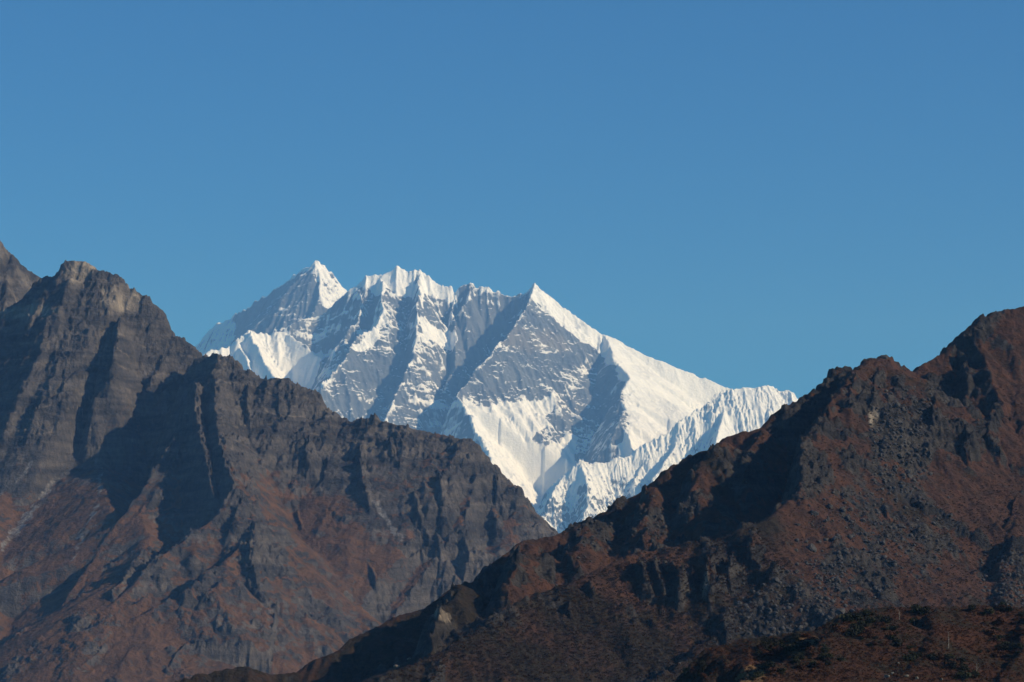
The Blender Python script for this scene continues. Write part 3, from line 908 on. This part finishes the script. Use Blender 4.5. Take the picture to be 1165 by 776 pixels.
def build_fore():
    g = Grid(24, 312, 492, 900, 0.36, 1)
    X, Y, h = g.xy(g.L)
    R = []
    sk = line([(740, 800), (780, 760), (806, 738), (846, 727), (890, 722), (925, 716), (950, 700), (978, 692), (1011, 690), (1064, 691), (1110, 688), (1165, 690), (1250, 680), (1400, 670)], 708, 738)
    R.append((sk, 0.6, 0.42, None))
    R.append((rib([(978, 694), (955, 712), (925, 738), (890, 752), (840, 780)], 705, 17), .35, .9, None))
    R.append((rib([(1064, 692), (1055, 730), (1030, 765), (1010, 790)], 714, 19), .38, .7, None))
    R.append((rib([(1165, 700), (1160, 740), (1130, 790)], 720, 19), .4, .8, None))
    wx, wy = fbm(X, Y, 24, 4, 541) * 3, fbm(X, Y, 24, 4, 542) * 3
    H = skeleton(X + wx, Y + wy, R, -500)
    H = blur(H, 2)
    X, Y, h, H = erode(H, g, ((24, 0.84, 1.4), (10.8, 0.48, 1.5), (5.4, 0.21, 1.5)), 550, 0.3)
    d1, d2, idn = cells(X, Y, 1.56, 581)
    H = H + .5 * idn * np.clip(1 - d1 * 1.6, 0, 1) + fbm(X, Y, 2.1, 2, 583) * .24 + fbm(X, Y, 12, 3, 584) * 1
    U, V = project(X, Y, H)
    big = fbm(X, Y, 18, 4, 590)
    straw = regions(U, V, X, Y, [[(896, 728), (926, 722), (934, 728), (920, 742), (900, 745)], [(830, 776), (850, 758), (880, 752), (870, 776)]], 4, 6., 595, 3)
    mat = ('russet_scrub', 0.25, (0.05, 0.045, 0.04), (0.12, 0.10, 0.08), (0.045, 0.020, 0.011), (0.095, 0.036, 0.018), (0.13, 0.075, 0.036), .9)
    sheet('hill', X, Y, H, mat, (np.clip(.95 + big * .3, 0, 1), straw * .8, 0 * H, 1 - np.clip(.5 + .5 * big, 0, 1)), 'low russet scrub hill at the bottom right corner')
    return (X, Y, H, g, h)


ONLY = 'efwlrg'
ground()
import concurrent.futures as cf
with cf.ThreadPoolExecutor(4) as pool:
    jobs = {k: pool.submit(f) for k, f in (('r', build_right), ('l', build_left), ('w', build_wall), ('g', build_fore), ('f', build_fluted), ('e', build_everest)) if k in ONLY}
    DONE = {k: j.result() for k, j in jobs.items()}
for a in sorted(QUEUE, key=lambda a: a[0]):
    make_sheet(*a)
T_RIGHT, T_FORE = DONE.get('r'), DONE.get('g')

# ------------------------------------------------------------------ single things on the ground
def link_mesh(name, verts, faces, mat, smooth=False):
    me = bpy.data.meshes.new(name)
    me.from_pydata([tuple(map(float, p)) for p in verts], [], faces)
    me.update()
    if smooth:
        me.polygons.foreach_set('use_smooth', [True] * len(me.polygons))
    me.materials.append(mat)
    return me


def rock_geo(rng, sub=2, rough=.22, squat=.75, cuts=9):
    """an angular broken block: a ball sliced flat by random planes, then roughened"""
    import bmesh
    bm = bmesh.new()
    bmesh.ops.create_icosphere(bm, subdivisions=sub, radius=1.0)
    planes = []
    for _ in range(cuts):
        d = np.array([rng.gauss(0, 1) for _ in range(3)])
        d /= np.linalg.norm(d)
        planes.append((d, rng.uniform(.45, .85)))
    vs = []
    for w in bm.verts:
        p = np.array(w.co)
        for d, o in planes:
            t = p.dot(d) - o
            if t > 0:
                p = p - d * t
        p = p * (1 + rng.uniform(-rough, rough) * .25)
        p[2] *= squat
        vs.append(p)
    fs = [[w.index for w in f.verts] for f in bm.faces]
    bm.free()
    return vs, fs


def rock_mat(name, a, b):
    m, nt, bs = new_mat(name)
    n = NT(nt)
    c = n.mix(n.rng(n.noise(1.1, 5, .65), .38, .64), a, b)
    n.lk(c, bs.inputs['Base Color'])
    n.lk(n.bump(n.noise(2.2, 5, .65), .35, .8), bs.inputs['Normal'])
    return m


def leaf_mat(name, a, b):
    m, nt, bs = new_mat(name)
    n = NT(nt)
    n.lk(n.mix(n.rng(n.noise(1.6, 3, .6), .36, .64), a, b), bs.inputs['Base Color'])
    return m


def leaf_ball(rng, n, rx, rz, size, base=.0):
    """leaf sprays through a lumpy crown"""
    vs, fs = [], []
    lobes = [(rng.uniform(-.5, .5) * rx, rng.uniform(-.5, .5) * rx, base + rz * rng.uniform(.35, .95), rng.uniform(.35, .7)) for _ in range(7)]
    for _ in range(n):
        lx, ly, lz, lr = lobes[rng.randrange(len(lobes))]
        d = [rng.gauss(0, 1) for _ in range(3)]
        q = math.sqrt(sum(t * t for t in d)) or 1
        rr = lr * rng.uniform(.45, 1.05)
        c = (lx + d[0] / q * rr * rx, ly + d[1] / q * rr * rx, max(.02, lz + d[2] / q * rr * rz * .8))
        a = [rng.gauss(0, 1) for _ in range(3)]
        b = [rng.gauss(0, 1) for _ in range(3)]
        la, lb = math.sqrt(sum(t * t for t in a)), math.sqrt(sum(t * t for t in b))
        s = size * rng.uniform(.6, 1.4)
        k = len(vs)
        for sa, sb in ((-1, -.5), (1, -.5), (.6, .6), (-.6, .6)):
            vs.append(tuple(c[i] + a[i] / la * s * sa + b[i] / lb * s * sb for i in range(3)))
        fs.append((k, k + 1, k + 2, k + 3))
    return vs, fs


def tube(vs, fs, pts, radii, sides=6):
    k0 = len(vs)
    for (x, y, z), r in zip(pts, radii):
        for i in range(sides):
            a = 2 * math.pi * i / sides
            vs.append((x + math.cos(a) * r, y + math.sin(a) * r, z))
    for j in range(len(pts) - 1):
        for i in range(sides):
            a, b = k0 + j * sides + i, k0 + j * sides + (i + 1) % sides
            fs.append((a, b, b + sides, a + sides))
    fs.append(tuple(k0 + (len(pts) - 1) * sides + i for i in range(sides)))


def put(name, me, loc, scale, rot, label, cat, group=None):
    o = bpy.data.objects.new(name, me)
    o.location = loc
    o.scale = scale
    o.rotation_euler = rot
    o['label'], o['category'] = label, cat
    if group:
        o['group'] = group
    SC.collection.objects.link(o)
    return o


def merged(name, protos, places, mat, label):
    """loose stones or ground cover that nobody could count, as one object"""
    V, Fc, base = [], [], 0
    for (x, y, z), s, rz, k in places:
        v, f = protos[k]
        c, sn = math.cos(rz), math.sin(rz)
        M = np.array([[c * s, -sn * s, 0], [sn * s, c * s, 0], [0, 0, s]])
        V.append(v @ M.T + (x, y, z))
        Fc.append(f + base)
        base += len(v)
    V, Fc = np.concatenate(V), np.concatenate(Fc)
    me = bpy.data.meshes.new(name)
    me.vertices.add(len(V))
    me.vertices.foreach_set('co', V.astype(f4).ravel())
    n = Fc.shape[1]
    me.loops.add(Fc.size)
    me.loops.foreach_set('vertex_index', Fc.astype(np.int32).ravel())
    me.polygons.add(len(Fc))
    me.polygons.foreach_set('loop_start', np.arange(len(Fc), dtype=np.int32) * n)
    me.update(calc_edges=True)
    me.materials.append(mat)
    o = bpy.data.objects.new(name, me)
    o['kind'], o['label'] = 'stuff', label
    SC.collection.objects.link(o)


def scatter(T, rng, polys, n, wob=10, wl=30.):
    """random spots of the visible ground inside the given outlines"""
    out, tries = [], 0
    while len(out) < n and tries < n * 6:
        tries += 1
        p = polys[rng.randrange(len(polys))]
        u = rng.uniform(min(a for a, b in p), max(a for a, b in p))
        v = rng.uniform(min(b for a, b in p), max(b for a, b in p))
        uu, vv = u + rng.gauss(0, wob), v + rng.gauss(0, wob)
        if not bool(in_poly(np.array([uu]), np.array([vv]), p)[0]):
            continue
        q = hit(T, u, v)
        if q:
            out.append(q)
    return out


def things_on_ridge(T):
    rng = random.Random(7)
    grey = rock_mat('grey_boulder_rock', (0.036, 0.033, 0.032), (0.088, 0.080, 0.074))
    protos = [rock_geo(rng) for _ in range(7)]
    meshes = [link_mesh('boulder', v, f, grey) for v, f in protos]
    field = [[(1010, 450), (1040, 440), (1060, 470), (1055, 560), (990, 560), (990, 500)], [(930, 560), (1050, 560), (1090, 600), (1060, 650), (960, 690), (900, 640)],
             [(840, 680), (900, 660), (980, 640), (980, 695), (900, 715), (845, 728)]]
    for i, p in enumerate(scatter(T, rng, field, 200)):
        s = rng.uniform(.9, 2.0) * (1.7 if rng.random() < .12 else 1)
        put('boulder', meshes[i % 7], (p[0], p[1], p[2] + s * .15), (s * rng.uniform(.8, 1.5), s, s * rng.uniform(.8, 1.4)), (rng.uniform(-.4, .4), rng.uniform(-.4, .4), rng.uniform(0, 6.3)),
            'grey angular boulder in the rock field on the brown ridge', 'boulder', 'boulders in the rock field')
    small = [(np.array(v), np.array(f)) for v, f in (rock_geo(rng, 1, .3, .8, 6) for _ in range(6))]
    pl = []
    more = field + [[(640, 590), (720, 600), (790, 560), (800, 600), (740, 615), (670, 640), (650, 620)], [(1110, 640), (1180, 620), (1180, 690), (1120, 690)]]
    for p in scatter(T, rng, more, 2600, 14):
        s = .3 + 1.9 * rng.random() ** 4
        pl.append(((p[0], p[1], p[2] + .1), s, rng.uniform(0, 6.3), rng.randrange(6)))
    for p in scatter(T, rng, [[(480, 760), (620, 620), (985, 420), (1165, 360), (1165, 700), (940, 705), (780, 760)]], 700, 0):
        pl.append(((p[0], p[1], p[2] + .1), .25 + .8 * rng.random() ** 3, rng.uniform(0, 6.3), rng.randrange(6)))
    merged('scree', small, pl, grey, 'broken grey scree spilling down the brown ridge')
    # low scrub over the ridge
    scrub = leaf_mat('dry_scrub_leaves', (0.028, 0.020, 0.011), (0.075, 0.036, 0.019))
    tufts = []
    for _ in range(6):
        v, f = leaf_ball(rng, 26, 1.0, .8, .28)
        tufts.append((np.array(v), np.array(f)))
    pl = []
    for poly, n, a, b in (([(430, 776), (500, 740), (640, 665), (760, 625), (860, 600), (900, 640), (830, 735), (780, 776)], 5200, .5, 1.3),
                          ([(480, 760), (620, 620), (985, 410), (1165, 350), (1165, 700), (940, 705), (780, 760)], 5200, .35, 1.0),
                          ([(1000, 600), (1165, 540), (1165, 690), (1010, 690)], 1200, .4, 1.1)):
        for p in scatter(T, rng, [poly], n, 0):
            pl.append(((p[0], p[1], p[2] - .05), rng.uniform(a, b), rng.uniform(0, 6.3), rng.randrange(6)))
    merged('scrub', tufts, pl, scrub, 'dry russet scrub covering the brown ridge')
    # the upright block on the skyline and two pale blocks low on the crest
    p = hit(T, 1006, 409)
    if p:
        v, f = rock_geo(rng, 3, .2, 1.0, 12)
        put('rock_pinnacle', link_mesh('rock_pinnacle', v, f, grey), (p[0], p[1] + 2, p[2] + 1.5), (3.2, 2.6, 3.0), (0, .12, .4),
            'upright rounded rock knob standing on the skyline of the brown ridge', 'rock')
        p = hit(T, 985, 409)
        put('rock_pinnacle', link_mesh('rock_pinnacle', *rock_geo(rng, 3, .2, 1.0, 12), grey), (p[0], p[1] + 2, p[2] - 1.2), (5.0, 3.5, 2.8), (0, 0, .1),
            'broad low rock knob on the skyline left of the upright knob', 'rock')
    tan = rock_mat('pale_tan_rock', (0.20, 0.14, 0.09), (0.34, 0.26, 0.18))
    for u, v, s, lab in ((452, 759, 2.6, 'pale orange block on the dark crest at the bottom, lower of two'),
                         (465, 751, 1.8, 'small pale block on the dark crest at the bottom, upper of two')):
        p = hit(T, u, v)
        if p:
            put('boulder', link_mesh('boulder', *rock_geo(rng), tan), (p[0], p[1], p[2] + .4), (s, s * .8, s * .7), (0, 0, rng.uniform(0, 6)), lab, 'boulder')


def things_on_hill(T):
    rng = random.Random(11)
    mats = [leaf_mat('olive_leaves', (0.018, 0.020, 0.010), (0.045, 0.044, 0.020)), leaf_mat('russet_leaves', (0.040, 0.018, 0.010), (0.100, 0.040, 0.019)),
            leaf_mat('dark_leaves', (0.012, 0.013, 0.008), (0.030, 0.028, 0.015))]
    kinds = []
    for k, nm in enumerate(('olive green', 'russet', 'dark green')):
        kinds.append([link_mesh('shrub', *leaf_ball(rng, 420, 1.0, 1.0, .13), mats[k]) for _ in range(4)])
    labs = ['olive green rounded shrub among russet scrub on the near hill', 'russet dry shrub on the near hill at the bottom right', 'dark leafy shrub on the near hill at the bottom right']
    area = [[(745, 776), (810, 738), (930, 716), (978, 693), (1165, 690), (1165, 776)]]
    spots = scatter(T, rng, area, 1500, 0)
    w = fbm(np.array([p[0] for p in spots]), np.array([p[1] for p in spots]), 22., 3, 77)
    spots = [spots[i] for i in np.argsort(-w)[:560:2]]
    for p in spots:
        k = rng.choices((0, 1, 2), (.35, .25, .4))[0]
        s = .5 + 1.5 * rng.random() ** 1.6
        put('shrub', kinds[k][rng.randrange(4)], (p[0], p[1], p[2] - .15), (s * rng.uniform(.9, 1.4), s, s * rng.uniform(.7, 1.1)), (0, 0, rng.uniform(0, 6.3)), labs[k], 'shrub',
            'shrubs on the near hill')
    tufts = []
    for _ in range(6):
        v, f = leaf_ball(rng, 24, 1.0, .8, .25)
        tufts.append((np.array(v), np.array(f)))
    pl = [((p[0], p[1], p[2] - .03), rng.uniform(.2, .55), rng.uniform(0, 6.3), rng.randrange(6)) for p in scatter(T, rng, area, 5000, 0)]
    merged('heath', tufts, pl, mats[1], 'low russet heath covering the near hill')
    # small trees with bare lower stems
    bark = rock_mat('pale_bark', (0.16, 0.13, 0.10), (0.30, 0.26, 0.21))
    for u, v, hgt, k, lab in ((1105, 696, 2.3, 2, 'dark bushy tree on the crest of the near hill at its right part'), (985, 703, 2.4, 0, 'small green tree on the left shoulder of the near hill'),
                              (872, 740, 3.4, 2, 'dark round tree low on the left slope of the near hill'), (1140, 745, 3.4, 2, 'dark tree near the bottom right corner of the near hill'),
                              (800, 765, 3.6, 2, 'dark tree at the lowest left end of the near hill'), (1040, 712, 2.2, 0, 'small olive tree just below the crest of the near hill')):
        p = hit(T, u, v)
        if not p:
            continue
        root = bpy.data.objects.new('small_tree', None)
        root.location = (p[0], p[1], p[2] - .1)
        root['label'], root['category'], root['group'] = lab, 'tree', 'small trees on the near hill'
        SC.collection.objects.link(root)
        vs, fs = [], []
        tube(vs, fs, [(0, 0, -.3), (.05, 0, hgt * .25), (.12, .05, hgt * .55), (.1, 0, hgt * .85)], [.13, .10, .07, .03])
        for a in range(5):
            t = a * 1.3
            tube(vs, fs, [(.08, 0, hgt * (.3 + .1 * a)), (.08 + math.cos(t) * hgt * .16, math.sin(t) * hgt * .16, hgt * (.42 + .1 * a)), (.08 + math.cos(t) * hgt * .28, math.sin(t) * hgt * .28, hgt * (.5 + .1 * a))], [.05, .035, .015], 5)
        tr = bpy.data.objects.new('trunk', link_mesh('trunk', vs, fs, bark))
        cr = bpy.data.objects.new('crown', link_mesh('crown', *leaf_ball(rng, 1800, hgt * .62, hgt * .8, .12, hgt * .02), mats[k]))
        for o in (tr, cr):
            o.parent = root
            SC.collection.objects.link(o)
    for u, v, hgt, lab in ((1079, 738, 4.6, 'tall thin dead pale trunk standing on the near hill'), (1111, 768, 3.2, 'short dead trunk near the bottom edge on the near hill'),
                           (1023, 706, 2.8, 'thin dead stick of a tree just under the hill crest')):
        p = hit(T, u, v)
        if not p:
            continue
        vs, fs = [], []
        tube(vs, fs, [(0, 0, -.3), (.04, 0, hgt * .4), (-.02, .03, hgt * .75), (.05, 0, hgt)], [.11, .085, .05, .02])
        for a in range(5):
            t = a * 2.1
            z = hgt * (.45 + .1 * a)
            tube(vs, fs, [(0, 0, z), (math.cos(t) * .35, math.sin(t) * .35, z + .3), (math.cos(t) * .55, math.sin(t) * .55, z + .65)], [.035, .025, .01], 5)
        put('dead_tree', link_mesh('dead_tree', vs, fs, bark), (p[0], p[1], p[2]), (1, 1, 1), (0, .05, 0), lab, 'dead tree', 'dead trees on the near hill')
    pale = rock_mat('lichen_pale_stone', (0.08, 0.07, 0.055), (0.22, 0.20, 0.16))
    for n_, (u, v, s) in enumerate(((1009, 771, .9), (1015, 767, .55), (1022, 756, .5), (1031, 770, .75), (1043, 773, .6), (1072, 774, .5), (885, 741, .4))):
        p = hit(T, u, v)
        if p:
            put('pale_stone', link_mesh('pale_stone', *rock_geo(rng), pale), (p[0], p[1], p[2] + s * .3), (s, s * .9, s * rng.uniform(.8, 1.4)), (0, .2, rng.uniform(0, 6)),
                ['largest pale lichened stone at the bottom edge of the near hill', 'pale stone just right of the largest one at the bottom edge', 'pale stone standing above the others on the russet slope',
                 'pale squarish stone in the middle of the row at the bottom edge', 'small pale stone right of the squarish one at the bottom edge', 'small pale stone at the right end of the bottom row',
                 'lone pale stone on the straw coloured patch of the near hill'][n_], 'stone', 'pale stones on the near hill')


if T_RIGHT:
    things_on_ridge(T_RIGHT)
if T_FORE:
    things_on_hill(T_FORE)



def haze():
    m = bpy.data.materials.new('thin_blue_air')
    m.use_nodes = True
    nt = m.node_tree
    nt.nodes.clear()
    out = nt.nodes.new('ShaderNodeOutputMaterial')
    v = nt.nodes.new('ShaderNodeVolumePrincipled')
    v.inputs['Color'].default_value = (0.23, 0.50, 1.0, 1)
    v.inputs['Absorption Color'].default_value = (1, 1, 1, 1)     # air scatters, it does not absorb
    v.inputs['Density'].default_value = HAZE_DENSITY
    v.inputs['Anisotropy'].default_value = 0.0
    nt.links.new(v.outputs[0], out.inputs['Volume'])
    x0, x1, y0, y1, z0, z1 = -16500, 16500, -9500, 36500, GROUND_Z - 150, 5600
    co = [(x, y, z) for x in (x0, x1) for y in (y0, y1) for z in (z0, z1)]
    fs = [(0, 1, 3, 2), (4, 6, 7, 5), (0, 4, 5, 1), (2, 3, 7, 6), (0, 2, 6, 4), (1, 5, 7, 3)]
    me = bpy.data.meshes.new('haze')
    me.from_pydata(co, [], fs)
    me.materials.append(m)
    o = bpy.data.objects.new('haze', me)
    SC.collection.objects.link(o)
    o['kind'] = 'stuff'
    o['label'] = 'thin blue mountain air over the valleys'


haze()
